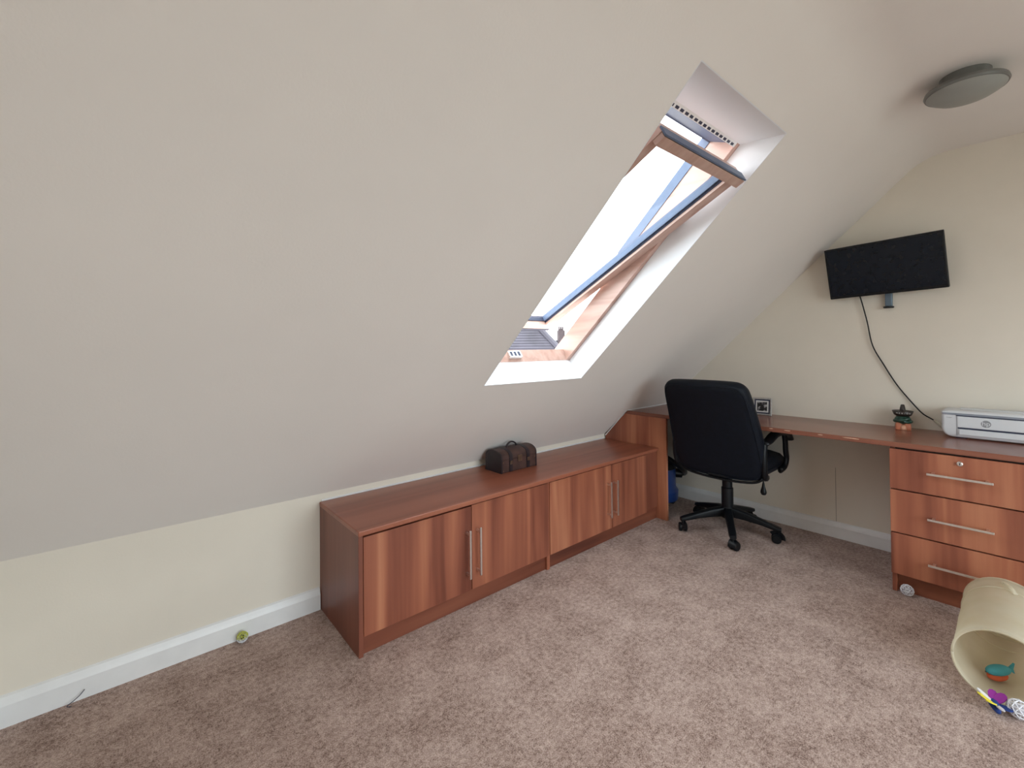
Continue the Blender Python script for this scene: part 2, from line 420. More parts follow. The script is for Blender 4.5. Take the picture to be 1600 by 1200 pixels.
# plaster reveal boards
obj('reveal_board', sbox(B(), WX2 - 0.003, WX2 + 0.001, WS1, WS2 - 0.002, 0.0, REV, FS1, FS2), reveal_m, win)
obj('reveal_board', sbox(B(), WX1 - 0.001, WX1 + 0.003, WS1, WS2 - 0.002, 0.0, REV, FS1, FS2), reveal_m, win)
obj('reveal_board', sbox(B(), WX1, WX2, WS1 - 0.001, WS1 + 0.003, 0.0, REV, FS1 - 0.001, FS1 + 0.003), reveal_m, win)
obj('reveal_board', sbox(B(), WX1, WX2, WS2 - 0.003, WS2 + 0.001, 0.0, REV, FS2 - 0.003, FS2 + 0.001), reveal_m, win)
# fixed pine frame
FT0, FT1 = REV + 0.001, 0.245
FW = 0.030
obj('frame_jamb', sbox(B(), WX2 - FW, WX2 + 0.05, FS1 - 0.05, FS2 + 0.05, FT0, FT1), pine, win)
obj('frame_jamb', sbox(B(), WX1 - 0.05, WX1 + FW, FS1 - 0.05, FS2 + 0.05, FT0, FT1), pine, win)
obj('frame_sill', sbox(B(), WX1 + FW, WX2 - FW, FS1 - 0.05, FS1 + 0.004, FT0, 0.196, FS1 - 0.05, FS1 + 0.03), pine, win)
obj('frame_head', sbox(B(), WX1 + FW, WX2 - FW, FS2 - 0.010, FS2 + 0.05, FT0 + 0.012, FT1, FS2 - 0.055, FS2 + 0.05), bluemetal, win)
# slotted white ventilation strip at the head
vs = obj('vent_strip', sbox(B(), WX1 + FW * 0.4, WX2 - FW, FS2 - 0.024, FS2 - 0.002, FT0 - 0.002, FT0 + 0.012), white_m, win)
for k in range(18):
    xk = WX1 + 0.05 + k * 0.034
    obj('vent_slot', sbox(B(), xk, xk + 0.020, FS2 - 0.021, FS2 - 0.011, FT0 - 0.0035, FT0 - 0.001), gasket_m, vs)
# outside cladding
obj('cladding', sbox(B(), WX2 - FW - 0.004, WX2 + 0.10, 1.40, FS2 + 0.10, FT1, 0.290), bluemetal, win)
obj('cladding', sbox(B(), WX1 - 0.10, WX1 + FW + 0.004, 1.40, FS2 + 0.10, FT1, 0.290), bluemetal, win)
obj('cladding', sbox(B(), WX1 - 0.1, WX2 + 0.10, FS2 - 0.060, FS2 + 0.12, FT1, 0.290), bluemetal, win)
# pivoted sash
SP = (1.3875, 0.185); SA = math.atan2(0.363 - 0.007, 2.0 - 0.775); SLEN = 1.276
sd = (math.cos(SA), -math.sin(SA)); sn = (math.sin(SA), math.cos(SA))   # along (towards the top), outward
SXC = (WX1 + WX2) / 2; SHW = 0.309
def sq(x, a, n_): return sp(SXC + x, SP[0] + sd[0] * a + sn[0] * n_, SP[1] + sd[1] * a + sn[1] * n_)
def qbox(bm_, xa, xb, aa, ab, na, nb, xa2=None, xb2=None, aa2=None, ab2=None):
    xa2 = xa if xa2 is None else xa2; xb2 = xb if xb2 is None else xb2; aa2 = aa if aa2 is None else aa2; ab2 = ab if ab2 is None else ab2
    P = [sq(xa, aa, na), sq(xb, aa, na), sq(xb, ab, na), sq(xa, ab, na), sq(xa2, aa2, nb), sq(xb2, aa2, nb), sq(xb2, ab2, nb), sq(xa2, ab2, nb)]
    v = [bm_.verts.new(p_) for p_ in P]
    for f in ((0, 3, 2, 1), (4, 5, 6, 7), (0, 1, 5, 4), (1, 2, 6, 5), (2, 3, 7, 6), (3, 0, 4, 7)): bm_.faces.new([v[i] for i in f])
    return bm_
HL = SLEN / 2; SW = 0.060; SD = 0.055
sash = obj('sash', qbox(B(), SHW - SW, SHW, -HL, HL, 0, SD), pine, win); sash['label'] = 'tilted pine sash of the roof window'
obj('sash_stile', qbox(B(), -SHW, -SHW + 0.042, -HL, HL, 0, SD), pine, sash)
obj('bottom_rail', qbox(B(), -SHW + 0.042, SHW - SW, -HL, -HL + 0.050, 0, SD), pine, sash)
tr_ = obj('top_rail', qbox(B(), -SHW + 0.042, SHW - SW, HL - 0.05, HL, 0, SD), pine, sash)
obj('grip_bar', qbox(B(), -SHW + 0.004, SHW, HL - 0.040, HL - 0.002, -0.022, -0.001), pine, sash)
obj('vent_flap', qbox(B(), -SHW, SHW, HL + 0.001, HL + 0.007, -0.022, 0.018), bluemetal, sash)
GI = 0.012
obj('gasket', qbox(B(), SHW - SW - GI, SHW - SW, -HL + 0.05, HL - 0.05, 0.022, SD), bluemetal, sash)
obj('gasket', qbox(B(), -SHW + 0.042, -SHW + 0.042 + GI, -HL + 0.05, HL - 0.05, 0.022, SD), bluemetal, sash)
obj('gasket', qbox(B(), -SHW + 0.042, SHW - SW, -HL + 0.05, -HL + 0.055, 0.022, SD), gasket_m, sash)
obj('gasket_line', qbox(B(), SHW - SW - 0.003, SHW - SW - 0.0005, -HL + 0.05, HL - 0.05, 0.012, 0.022), gasket_m, sash)
obj('pane', qbox(B(), -SHW + 0.042, SHW - SW, -HL + 0.05, HL - 0.05, 0.032, 0.036), glass_m, sash)
obj('cladding', qbox(B(), -SHW - 0.012, SHW + 0.012, -HL - 0.014, -HL - 0.001, -0.002, SD + 0.012), gasket_m, sash)
obj('cladding', qbox(B(), SHW + 0.001, SHW + 0.010, -HL, 0.0, SD - 0.004, SD + 0.012), bluemetal, sash)
# latch on the sill
lt = obj('latch_plate', sbox(B(), SXC - 0.115, SXC - 0.03, FS1 + 0.007, FS1 + 0.030, 0.150, 0.186, FS1 + 0.014, FS1 + 0.034), steel_m, win)
for k in range(3):
    xk = SXC - 0.106 + k * 0.026
    obj('latch_slot', sbox(B(), xk, xk + 0.014, FS1 + 0.0265, FS1 + 0.0315, 0.154, 0.180, FS1 + 0.030, FS1 + 0.036), gasket_m, lt)
for sx in (-1, 1):
    M = Matrix.Rotation(PI / 2, 4, 'Y')
    c = sq(sx * (SHW + 0.004), 0, SD / 2)
    obj('pivot_hinge', lathe(B(), [(0.016, -0.008), (0.016, 0.008)], 16, c, M=M), steel_m, win)

# window added behind the camera, out of view, to brighten the room
win2 = bpy.data.objects.new('added_window', None); COL.objects.link(win2)
win2.location = ((RW[0] + RW[1]) / 2, YF, RW[2]); struct(win2, 'wide white framed window, added out of view to let in fill daylight')
hw = (RW[1] - RW[0]) / 2; hh = RW[3] - RW[2]
def fr2(a, b_, c, d, name='frame_member', y0=-0.11, y1=-0.05): return obj(name, box(B(), a, b_, y0, y1, c, d, 0.004), white_m, win2)
fr2(-hw, -hw + 0.06, 0, hh); fr2(hw - 0.06, hw, 0, hh); fr2(-hw + 0.06, hw - 0.06, 0, 0.06); fr2(-hw + 0.06, hw - 0.06, hh - 0.06, hh)
fr2(-0.33, -0.28, 0.06, hh - 0.06); fr2(0.28, 0.33, 0.06, hh - 0.06)
for a, b_ in ((-hw + 0.06, -0.33), (-0.28, 0.28), (0.33, hw - 0.06)):
    obj('pane', box(B(), a, b_, -0.082, -0.078, 0.06, hh - 0.06), glass_m, win2)
obj('window_sill', box(B(), -hw - 0.05, hw + 0.05, -0.045, 0.10, -0.03, -0.001, 0.004), white_m, win2)

# ------------------------------------------------------------------ low cabinets
XA, XB, XC = -2.7186, -1.645, -0.551
DEP = 0.469; HC = 0.5014; WT = 0.022
def bar_handle_v(bm_, x, y, za, zb):         # upright square bar on two posts, standing off towards -y
    box(bm_, x - 0.005, x + 0.005, y - 0.036, y - 0.027, za, zb, 0.0015)
    for z in (za + 0.018, zb - 0.018): box(bm_, x - 0.005, x + 0.005, y - 0.028, y, z - 0.005, z + 0.005, 0.001)
    return bm_
def cabinet(label, xa, xb, gap, hnd, dxa, dxb, left_end, filler=None):
    c = thing('low_cabinet', label, 'cabinet', ((xa + xb) / 2, -DEP / 2, 0), 0, 'low fitted cabinets along the knee wall')
    ox, oy = (xa + xb) / 2, -DEP / 2
    X = lambda v: v - ox
    Y = lambda v: v - oy
    if left_end:
        obj('side_panel', box(B(), X(xa), X(xa + 0.018), Y(-DEP), Y(-0.001), 0, HC - WT, 0.001), wood_shaded, c)
        obj('side_panel', box(B(), X(xb - 0.024), X(xb - 0.001), Y(-DEP + 0.003), Y(-0.001), 0, HC - WT, 0.001), wood_v, c)
        px0, px1 = xa + 0.018, xb - 0.024
    else:
        obj('side_panel', box(B(), X(xa), X(xa + 0.018), Y(-DEP + 0.026), Y(-0.001), 0, HC - WT), wood_v, c)
        px0, px1 = xa + 0.001, xb - 0.002
        obj('filler_panel', box(B(), X(filler), X(xb - 0.001), Y(-DEP + 0.006), Y(-DEP + 0.024), 0.085, HC - WT - 0.001), wood_shaded, c)
    obj('carcass', box(B(), X(px0 + 0.001), X(px1 - (0.0 if left_end else 0.02)), Y(-DEP + 0.032), Y(-0.012), 0.082, HC - WT - 0.002), dark_gap, c)
    obj('plinth', box(B(), X(px0), X(px1), Y(-DEP + 0.018), Y(-DEP + 0.032), 0.0, 0.080), plinth_m, c)
    for i, (a, b_) in enumerate(((dxa, gap - 0.0015), (gap + 0.0015, dxb))):
        d = obj('door', box(B(), X(a), X(b_), Y(-DEP - 0.001), Y(-DEP + 0.018), 0.078, HC - WT - (0.008 if (left_end and i == 0) else 0.004), 0.0012), wood_v, c)
        d.rotation_euler = (0, 0, 0)
        obj('handle', bar_handle_v(B(), X(hnd[i]), Y(-DEP - 0.001), 0.148 if left_end else 0.160, 0.372 if left_end else 0.380), steel_m, d)
    return c
cabinet('low walnut cabinet with two doors, nearest end by the bare knee wall', XA, XB, -2.173, (-2.203, -2.143), XA + 0.020, XB - 0.006, True)
cabinet('low walnut cabinet with two doors, far one adjoining the desk panel', XB, XC, -1.0891, (-1.133, -1.068), XB + 0.001, -0.700, False, -0.698)
wt = obj('cabinet_worktop', box(B(), XA - 0.003, XC - 0.0005, -DEP - 0.008, -0.006, HC - WT + 0.0005, HC, 0.004, 3), wood_x)
tag(wt, 'long walnut laminate worktop running over both low cabinets', 'worktop')

# ------------------------------------------------------------------ desk
DD = 0.5488; DT = 0.74; DTH = 0.025; DYE = -2.268
desk = thing('fitted_desk', 'long walnut laminate fitted desk along the gable wall', 'desk', (-DD / 2, -1.24, 0))
def dl(p_): return Vector(p_) - Vector((-DD / 2, -1.24, 0))
bm = B(); yb = lambda z: -(z - HK) / (ST / CT) - 0.006
pts = [(-DD, yb(DT), DT), (-DD, DYE, DT), (-DD, DYE, DT - DTH), (-DD, yb(DT - DTH), DT - DTH)]
prism(bm, [dl((-DD - 0.004, y, z)) for _, y, z in pts], (DD + 0.003, 0, 0))
bmesh.ops.bevel(bm, geom=[e for e in bm.edges if all(abs(v.co.x - (-DD - 0.004 + DD / 2)) < 1e-5 for v in e.verts) and abs(e.verts[0].co.z - e.verts[1].co.z) < 1e-5], offset=0.004, segments=3, affect='EDGES')
top = obj('desktop', bm, wood_y, desk)
# chipped patches along the front edge
chip_m = plain('bare_chipboard', srgb(214, 176, 150), 0.8, noise=0.2, nscale=90)
for yy, ln, zz in ((-1.215, 0.030, 0.0), (-1.30, 0.040, -0.001), (-1.46, 0.030, -0.002), (-1.60, 0.09, -0.001), (-1.13, 0.03, 0)):
    bm = B(); n = 8; L = []
    for k in range(n):
        a = 2 * PI * k / n; L.append((yy + math.cos(a) * ln / 2 * random.uniform(0.7, 1.0), math.sin(a) * 0.0028 * random.uniform(0.5, 1.0)))
    prism(bm, [dl((-DD - 0.0046, y, DT - 0.006 + z + zz)) for y, z in L], (0.003, 0, 0))
    obj('edge_chip', bm, chip_m, desk)
# end panel beside the cabinets, cut to the slope
bm = B(); YP = -0.5351
ypoly = [(YP, 0.0), (-0.022, 0.0), (-0.022, 0.40), (-0.010, 0.51), (yb(0.538), 0.538), (yb(DT - DTH - 0.001) - 0.001, DT - DTH - 0.001), (YP, DT - DTH - 0.001)]
prism(bm, [dl((-DD, y, z)) for y, z in ypoly], (0.019, 0, 0))
obj('end_panel', bm, wood_v, desk)

# drawer unit
DY0, DY1 = -1.7505, -2.2515
dw = thing('drawer_unit', 'walnut laminate three drawer pedestal under the right end of the desk', 'drawers', (-DD / 2, (DY0 + DY1) / 2, 0))
oy = (DY0 + DY1) / 2
dq = lambda p_: Vector(p_) - Vector((-DD / 2, oy, 0))
def dbox(name, xa, xb, ya, yb_, za, zb, mat, par, bev=0.001):
    a = dq((xa, ya, za)); c = dq((xb, yb_, zb)); return obj(name, box(B(), min(a.x, c.x), max(a.x, c.x), min(a.y, c.y), max(a.y, c.y), za, zb, bev), mat, par)
ZT = DT - DTH - 0.0015
dbox('side_panel', -DD + 0.022, -0.002, DY0, DY0 - 0.018, 0, ZT, wood_v, dw)
dbox('side_panel', -DD + 0.022, -0.002, DY1 + 0.018, DY1, 0, ZT, wood_v, dw)
dbox('carcass', -DD + 0.024, -0.02, DY0 - 0.0185, DY1 + 0.0185, 0.092, ZT - 0.002, dark_gap, dw, 0)
dbox('plinth', -DD + 0.045, -DD + 0.061, DY0 - 0.018, DY1 + 0.018, 0, 0.091, plinth_y, dw)
for i, (za, zb) in enumerate(((0.511, 0.706), (0.299, 0.505), (0.094, 0.293))):
    d = dbox('drawer_front', -DD, -DD + 0.020, DY0, DY1, za, zb, wood_v, dw, 0.0015)
    zh = (0.612, 0.399, 0.186)[i]
    bm = B(); a = dq((-DD, -1.889, zh)); c = dq((-DD, -2.104, zh))
    box(bm, a.x - 0.036, a.x - 0.027, c.y, a.y, zh - 0.005, zh + 0.005, 0.0015)
    for yy in (a.y - 0.02, c.y + 0.02): box(bm, a.x - 0.028, a.x, yy - 0.005, yy + 0.005, zh - 0.005, zh + 0.005)
    obj('handle', bm, steel_m, d)
    if i == 0:
        M = Matrix.Rotation(PI / 2, 4, 'Y')
        lk = obj('lock', lathe(B(), [(0.0105, -0.006), (0.0105, 0.004), (0.008, 0.006)], 18, dq((-DD - 0.004, -1.999, 0.675)), M=M.inverted()), steel_m, d)
        k = dq((-DD - 0.0105, -1.999, 0.675)); obj('keyhole', box(B(), k.x - 0.0004, k.x + 0.002, k.y - 0.0015, k.y + 0.0015, k.z - 0.005, k.z + 0.005), gasket_m, d)

# ------------------------------------------------------------------ office chair
ch = thing('office_chair', 'black faux leather swivel office chair tucked under the desk', 'chair', (-0.42, -0.897, 0), math.radians(1.0))
# base
A0 = 64
for k in range(5):
    a = math.radians(A0 - 72 * k); dx, dy = math.cos(a), math.sin(a)
    bm = B(); loops = []
    for r_, zc, hw_, hh_ in ((0.03, 0.135, 0.024, 0.030), (0.10, 0.128, 0.023, 0.026), (0.20, 0.108, 0.021, 0.018), (0.28, 0.088, 0.022, 0.014), (0.305, 0.082, 0.018, 0.012)):
        loops.append([Vector((dx * r_ - dy * u, dy * r_ + dx * u, zc + v)) for u, v in rrect(hw_ * 2, hh_ * 2, 0.009, 3)])
    loft(bm, loops); leg = obj('base_leg', bm, blackp_m, ch, smooth='auto')
    # caster: fork + two wheels
    tw = math.radians(A0 - 72 * k + (35, 60, 10, -40, 80)[k]); cx_, cy_ = dx * 0.29, dy * 0.29
    fx, fy = math.cos(tw), math.sin(tw)
    wc = Vector((cx_ - fx * 0.012, cy_ - fy * 0.012, 0.0275))
    Mx = Matrix.Rotation(tw, 4, 'Z') @ Matrix.Rotation(PI / 2, 4, 'X')
    cs = obj('caster', lathe(B(), [(0.008, 0.05), (0.008, 0.085)], 10, (cx_, cy_, 0)), blackp_m, leg)
    bm = B()
    for sgn in (-1, 1):
        lathe(bm, [(0.0, sgn * 0.006), (0.024, sgn * 0.006), (0.0275, sgn * 0.010), (0.0275, sgn * 0.020), (0.023, sgn * 0.026), (0.0, sgn * 0.027)], 20, wc, cap=False, M=Mx)
    obj('caster_wheel', bm, blackp_m, leg, smooth='auto')
    bm = B(); hood = []
    for j in range(9):
        t_ = math.radians(-10 + 150 * j / 8); hood.append(wc + Vector((-fx * math.cos(t_) * 0.0295 * -1, -fy * math.cos(t_) * 0.0295 * -1, math.sin(t_) * 0.0295)))
    tube(bm, hood, 0.005, 6, ry=0.024); obj('caster_hood', bm, blackp_m, leg, smooth='auto')
obj('hub', lathe(B(), [(0.040, 0.098), (0.042, 0.15), (0.036, 0.168), (0.030, 0.175)], 20), blackp_m, ch, smooth='auto')
obj('gas_column', lathe(B(), [(0.036, 0.165), (0.036, 0.29), (0.031, 0.295), (0.031, 0.40)], 20), blackp_m, ch, smooth='auto')
obj('mechanism', box(B(), -0.13, 0.12, -0.07, 0.07, 0.375, 0.415, 0.012), blackp_m, ch)
# tilt lever
bm = tube(B(), smooth_path([(0.02, -0.06, 0.395), (0.02, -0.15, 0.395), (0.02, -0.20, 0.389), (0.02, -0.212, 0.375), (0.02, -0.214, 0.35)], 5), 0.0045, 8)
lv = obj('tilt_lever', bm, blackp_m, ch, smooth='auto')
obj('lever_knob', lathe(B(), [(0.006, 0.36), (0.009, 0.34), (0.017, 0.312), (0.018, 0.300), (0.012, 0.288), (0.0, 0.285)], 14, (0.02, -0.214, 0)), blackp_m, lv, smooth='auto')
# seat
def cushion(outline, levels, fn):
    loops = []
    cx_ = sum(p_[0] for p_ in outline) / len(outline); cy_ = sum(p_[1] for p_ in outline) / len(outline)
    for ins, h_ in levels:
        L = []
        for u, v in outline:
            du, dv = u - cx_, v - cy_; d = math.hypot(du, dv); f = max(0.0, 1 - ins / d)
            L.append(fn(cx_ + du * f, cy_ + dv * f, h_))
        loops.append(L)
    return loops
so = rrect(0.50, 0.50, 0.08, 8, 0.12, 0)
def seatfn(u, v, h_):
    drop = -0.035 * max(0, (u - 0.22) / 0.15) ** 2 if u > 0.22 else 0
    return Vector((u, v, 0.415 + h_ + (drop if h_ > 0.03 else drop * 0.3)))
bm = loft(B(), cushion(so, [(0.02, 0.0), (0.0, 0.012), (-0.004, 0.045), (0.004, 0.075), (0.03, 0.098), (0.09, 0.110), (0.16, 0.104), (0.22, 0.100)], seatfn))
obj('seat', bm, leather_m, ch, smooth=True)
bm = tube(B(), [seatfn(u, v, 0.040) for u, v in [(p_[0], p_[1]) for p_ in rrect(0.512, 0.512, 0.085, 8, 0.12, 0)] + [rrect(0.512, 0.512, 0.085, 8, 0.12, 0)[0]]], 0.004, 6)
obj('seat_piping', bm, leather_m, ch, smooth=True)
# backrest: reclined frame; u across (y), v up the back, w thickness forwards
b0 = Vector((-0.145, 0, 0.375)); b1 = Vector((-0.385, 0, 1.012)); bv = (b1 - b0); BL = bv.length; bv.normalize(); bn = Vector((bv.z, 0, -bv.x))   # bn: forwards
outl = []
def back_outline(grow=0.0):
    P = []
    # start bottom centre, go counter-clockwise (u right = -y)
    key = [(0.0, 0.0), (0.10, 0.001), (0.20, 0.010), (0.252, 0.034), (0.278, 0.080), (0.285, 0.15), (0.285, 0.24), (0.279, 0.36), (0.270, 0.48), (0.260, 0.575), (0.249, 0.620), (0.222, 0.650), (0.18, 0.662), (0.09, 0.668), (0.0, 0.669)]
    right = smooth_path([(a, b_, 0) for a, b_ in key], 3)
    for p_ in right: P.append((p_.x, p_.y))
    for p_ in right[-2:0:-1]: P.append((-p_.x, p_.y))
    return P
bo = back_outline()
def backfn(u, v, h_):
    curve = 0.030 * (1 - (v / BL - 0.35) ** 2 * 2.0) - 0.018 * (u / 0.27) ** 2 * -1      # lumbar bow, edges wrap forward
    return b0 + bv * v + bn * (h_ + curve - 0.02) + Vector((0, -u, 0))
bm = loft(B(), cushion(bo, [(0.10, -0.004), (0.05, -0.003), (0.022, 0.0), (0.019, 0.003), (0.012, 0.006), (0.003, 0.018), (-0.001, 0.040), (0.002, 0.062), (0.014, 0.076), (0.04, 0.086), (0.10, 0.092), (0.17, 0.092)], backfn))
bk = obj('backrest', bm, leather_m, ch, smooth=True)
seam = cushion(bo, [(0.020, 0.001)], backfn)[0]
obj('back_piping', tube(B(), seam + [seam[0]], 0.0038, 6), leather_m, bk, smooth=True)
obj('back_bracket', box(B(), -0.16, 0.05, -0.055, 0.055, 0.398, 0.408, 0.003), blackp_m, ch)
# lower shell rim under the back
rim = [backfn(u, v, 0.012) + Vector((0, 0, -0.004)) for u, v in bo if v < 0.06]
rim.sort(key=lambda p_: p_.y)
obj('lower_rim', tube(B(), rim, 0.008, 8), blackp_m, ch, smooth=True)
# armrests: padded loops
for sgn in (-1, 1):
    Yy = sgn * 0.280
    path = smooth_path([(-0.150, Yy, 0.640), (-0.08, Yy, 0.648), (0.00, Yy, 0.668), (0.09, Yy, 0.676), (0.19, Yy, 0.664), (0.255, Yy, 0.640), (0.290, Yy, 0.607)], 4)
    n = len(path)
    bm = tube(B(), path, [0.014 + 0.008 * math.sin(PI * min(1, max(0, i / (n - 1)))) for i in range(n)], 10, ry=[0.029] * n)
    ar = obj('armrest', bm, blackp_m, ch, smooth=True)
    post = smooth_path([(0.20, Yy, 0.652), (0.215, Yy, 0.60), (0.220, Yy, 0.54), (0.235, Yy, 0.49), (0.215, Yy * 0.98, 0.44), (0.17, Yy * 0.93, 0.420)], 4)
    obj('arm_post', tube(B(), post, 0.022, 8, ry=0.016), blackp_m, ar, smooth=True)
    post = smooth_path([(-0.14, Yy, 0.640), (-0.150, Yy, 0.58), (-0.148, Yy, 0.50), (-0.125, Yy * 0.98, 0.44), (-0.06, Yy * 0.93, 0.418)], 4)
    obj('arm_post', tube(B(), post, 0.022, 8, ry=0.016), blackp_m, ar, smooth=True)

# ------------------------------------------------------------------ wall-mounted television
def rig(name, label, cat, origin, ex, ey, ez):
    e = thing(name, label, cat)
    mm = Matrix.Identity(4)
    for i in range(3):
        mm[i][0] = ex[i]; mm[i][1] = ey[i]; mm[i][2] = ez[i]; mm[i][3] = origin[i]
    e.matrix_world = mm
    return e
tvc0 = Vector((-0.0089, -1.6447, 1.6775)); tvc = cC + (tvc0 - cC) * 0.968
tilt, roll, yaw = 0.2446, 0.0391, -0.0025
nn = Vector((-math.cos(yaw) * math.cos(tilt), -math.sin(yaw) * math.cos(tilt), -math.sin(tilt)))
rt = nn.cross(Vector((0, 0, 1))).normalized(); rt = rt if rt.y < 0 else -rt
upv = nn.cross(rt); upv = upv if upv.z > 0 else -upv
rr = rt * math.cos(roll) + upv * math.sin(roll); uu = upv * math.cos(roll) - rt * math.sin(roll)
# local: x = right (rr), z = up (uu), y = into the wall (-nn)
tv = rig('television', 'small black flat screen television mounted on the gable wall', 'television', tvc, rr, -nn, uu)
W2, H2 = 0.555 * 0.968 / 2, 0.318 * 0.968 / 2
obj('screen_bezel', box(B(), -W2, W2, 0.0, 0.030, -H2, H2, 0.004), blackp_m, tv)
obj('screen', box(B(), -W2 + 0.010, W2 - 0.010, -0.0008, 0.002, -H2 + 0.016, H2 - 0.010), screen_m, tv)
obj('rear_housing', box(B(), -W2 * 0.55, W2 * 0.55, 0.030, 0.048, -H2 * 0.7, H2 * 0.4, 0.006), blackp_m, tv)
# wall bracket
brk = thing('wall_bracket', 'small grey wall bracket hanging below the television', 'bracket', (0, -1.674, 1.47))
obj('wall_plate', box(B(), -0.012, -0.001, -0.035, 0.035, 0.06, 0.28, 0.002), blackp_m, brk)
obj('arm', box(B(), -0.044, -0.012, -0.02, 0.02, 0.13, 0.19, 0.003), blackp_m, brk)
steelblue = plain('blue_grey_bracket', (0.16, 0.22, 0.28, 1), 0.4, 0.3)
obj('post', box(B(), -0.026, -0.004, -0.0165, 0.0165, -0.024, 0.07, 0.004), steelblue, brk)
obj('foot_cap', lathe(B(), [(0.022, -0.036), (0.025, -0.033), (0.025, -0.026), (0.018, -0.024)], 18, (-0.026, 0, 0)), blackp_m, brk)
# cable
cab = smooth_path([(-0.022, -1.530, 1.54), (-0.020, -1.542, 1.50), (-0.016, -1.570, 1.36), (-0.014, -1.594, 1.215), (-0.012, -1.645, 1.10), (-0.012, -1.700, 0.99), (-0.012, -1.755, 0.905), (-0.015, -1.809, 0.833), (-0.022, -1.852, 0.803), (-0.035, -1.872, 0.793)], 6)
cb = thing('power_cable', 'thin black cable hanging from the television down to the printer', 'cable', (-0.02, -1.7, 0.74))
obj('lead', tube(B(), [p_ - Vector((-0.02, -1.7, 0.74)) for p_ in cab], 0.0034, 8), blackp_m, cb, smooth=True)
obj('plug', tube(B(), [p_ - Vector((-0.02, -1.7, 0.74)) for p_ in (Vector((-0.030, -1.862, 0.798)), Vector((-0.055, -1.888, 0.780)), Vector((-0.075, -1.905, 0.768)))], [0.006, 0.009, 0.009], 8), cordw, cb, smooth=True)

# ------------------------------------------------------------------ printer
PX, PY0, PY1, PH = -0.215, -1.908, -2.311, 0.138
pr = thing('printer', 'white inkjet printer on the desk against the gable wall', 'printer', (-0.125, (PY0 + PY1) / 2, DT))
HW = (PY0 - PY1) / 2; PDX = 0.09     # local: x -0.09 (front) .. 0.09, y -HW..HW
bm = B()
loops = []
for z, ins in ((0.006, 0.034), (0.008, 0.024), (0.016, 0.012), (0.030, 0.004), (0.050, 0.0), (0.110, 0.0), (0.118, 0.002)):
    loops.append([Vector((u, v, z)) for u, v in rrect(2 * PDX - ins * 0.5, 2 * (HW - ins), 0.014, 4)])
loft(bm, loops); body = obj('body', bm, printer_w, pr, smooth='auto')
bm = B(); loops = []
for z, ins in ((0.1185, 0.004), (0.124, 0.0), (0.132, 0.002), (0.138, 0.014)):
    loops.append([Vector((u, v, z)) for u, v in rrect(2 * PDX + 0.004 - ins, 2 * (HW + 0.002 - ins), 0.012, 4)])
loft(bm, loops); lid = obj('scanner_lid', bm, printer_w, pr, smooth='auto')
obj('paper_support', box(B(), 0.02, 0.085, -HW + 0.06, HW - 0.06, 0.1385, 0.142, 0.001), printer_w, pr)
obj('lid_edge', box(B(), -PDX - 0.003, -PDX + 0.004, -HW + 0.006, HW - 0.006, 0.118, 0.128, 0.001), printer_g, lid)
obj('scan_slot', box(B(), -PDX - 0.0015, -PDX + 0.01, -HW + 0.02, HW - 0.055, 0.113, 0.1178), gasket_m, pr)
obj('front_panel', box(B(), -PDX - 0.003, -PDX + 0.004, -HW + 0.02, HW - 0.060, 0.058, 0.1125, 0.0015), printer_w, pr)
obj('output_slot', box(B(), -PDX - 0.001, -PDX + 0.004, -HW + 0.02, HW - 0.060, 0.049, 0.057), gasket_m, pr)
obj('output_tray', box(B(), -PDX - 0.006, -PDX + 0.02, -HW + 0.02, HW - 0.064, 0.020, 0.0485, 0.003), printer_w, pr)
obj('panel_seam', box(B(), -PDX - 0.001, -PDX + 0.003, HW - 0.0575, HW - 0.0560, 0.014, 0.112), printer_g, pr)
for sy in (-1, 1):
    obj('rubber_foot', box(B(), -0.07, 0.07, sy * (HW - 0.07) - 0.02, sy * (HW - 0.07) + 0.02, 0.0, 0.007), gasket_m, pr)
# round logo: disc with two letters
MF = Matrix(((0, 0, -1, 0), (-1, 0, 0, 0), (0, 1, 0, 0), (0, 0, 0, 1)))     # text x -> -y, text y -> z, text normal -> -x
lgc = Vector((-PDX - 0.0034, HW - 0.060 - 0.100, 0.084))
lg = obj('logo_disc', lathe(B(), [(0.0175, 0.0), (0.0175, 0.0006)], 28, lgc, M=Matrix.Rotation(-PI / 2, 4, 'Y')), logo_m, pr)
text_obj('logo_letters', 'hp', 0.030, printer_w, lg, Matrix.Translation(lgc + Vector((-0.0008, 0, 0.001))) @ MF @ Matrix.Shear('XZ', 4, (0.0, 0.0)), 0.0003)
text_obj('model_lettering', 'DeskJet', 0.0065, logo_m, pr, Matrix.Translation((-PDX - 0.0008, HW - 0.030, 0.104)) @ MF, 0.0002)

# ------------------------------------------------------------------ little figurine
fg = thing('figurine', 'small glazed figurine in a dark sombrero on the desk', 'figurine', (-0.085, -1.737, DT), math.radians(12))
bm = B()
for (xx, yy, sx_, sy_, sz_) in ((-0.012, 0.018, 0.022, 0.016, 0.021), (-0.012, -0.018, 0.022, 0.016, 0.021), (0.010, 0.0, 0.026, 0.032, 0.022)):
    loops = []
    for z, f in ((0, 0.92), (0.3, 1.0), (1.2, 1.0), (1.7, 0.85), (2.0, 0.55)):
        loops.append([Vector((xx + u * f, yy + v * f, z * sz_)) for u, v in rrect(2 * sx_, 2 * sy_, min(sx_, sy_) * 0.6, 4)])
    loft(bm, loops)
obj('legs', bm, terracotta, fg, smooth=True)
obj('feet', lathe(B(), [(0.0, 0.0), (0.014, 0.001), (0.014, 0.012), (0.010, 0.024), (0.0, 0.030)], 14, (-0.030, 0.0, 0)), palebeige, fg, smooth=True)
bm = lathe(B(), [(0.030, 0.034), (0.037, 0.044), (0.036, 0.060), (0.028, 0.074), (0.022, 0.084)], 20); 
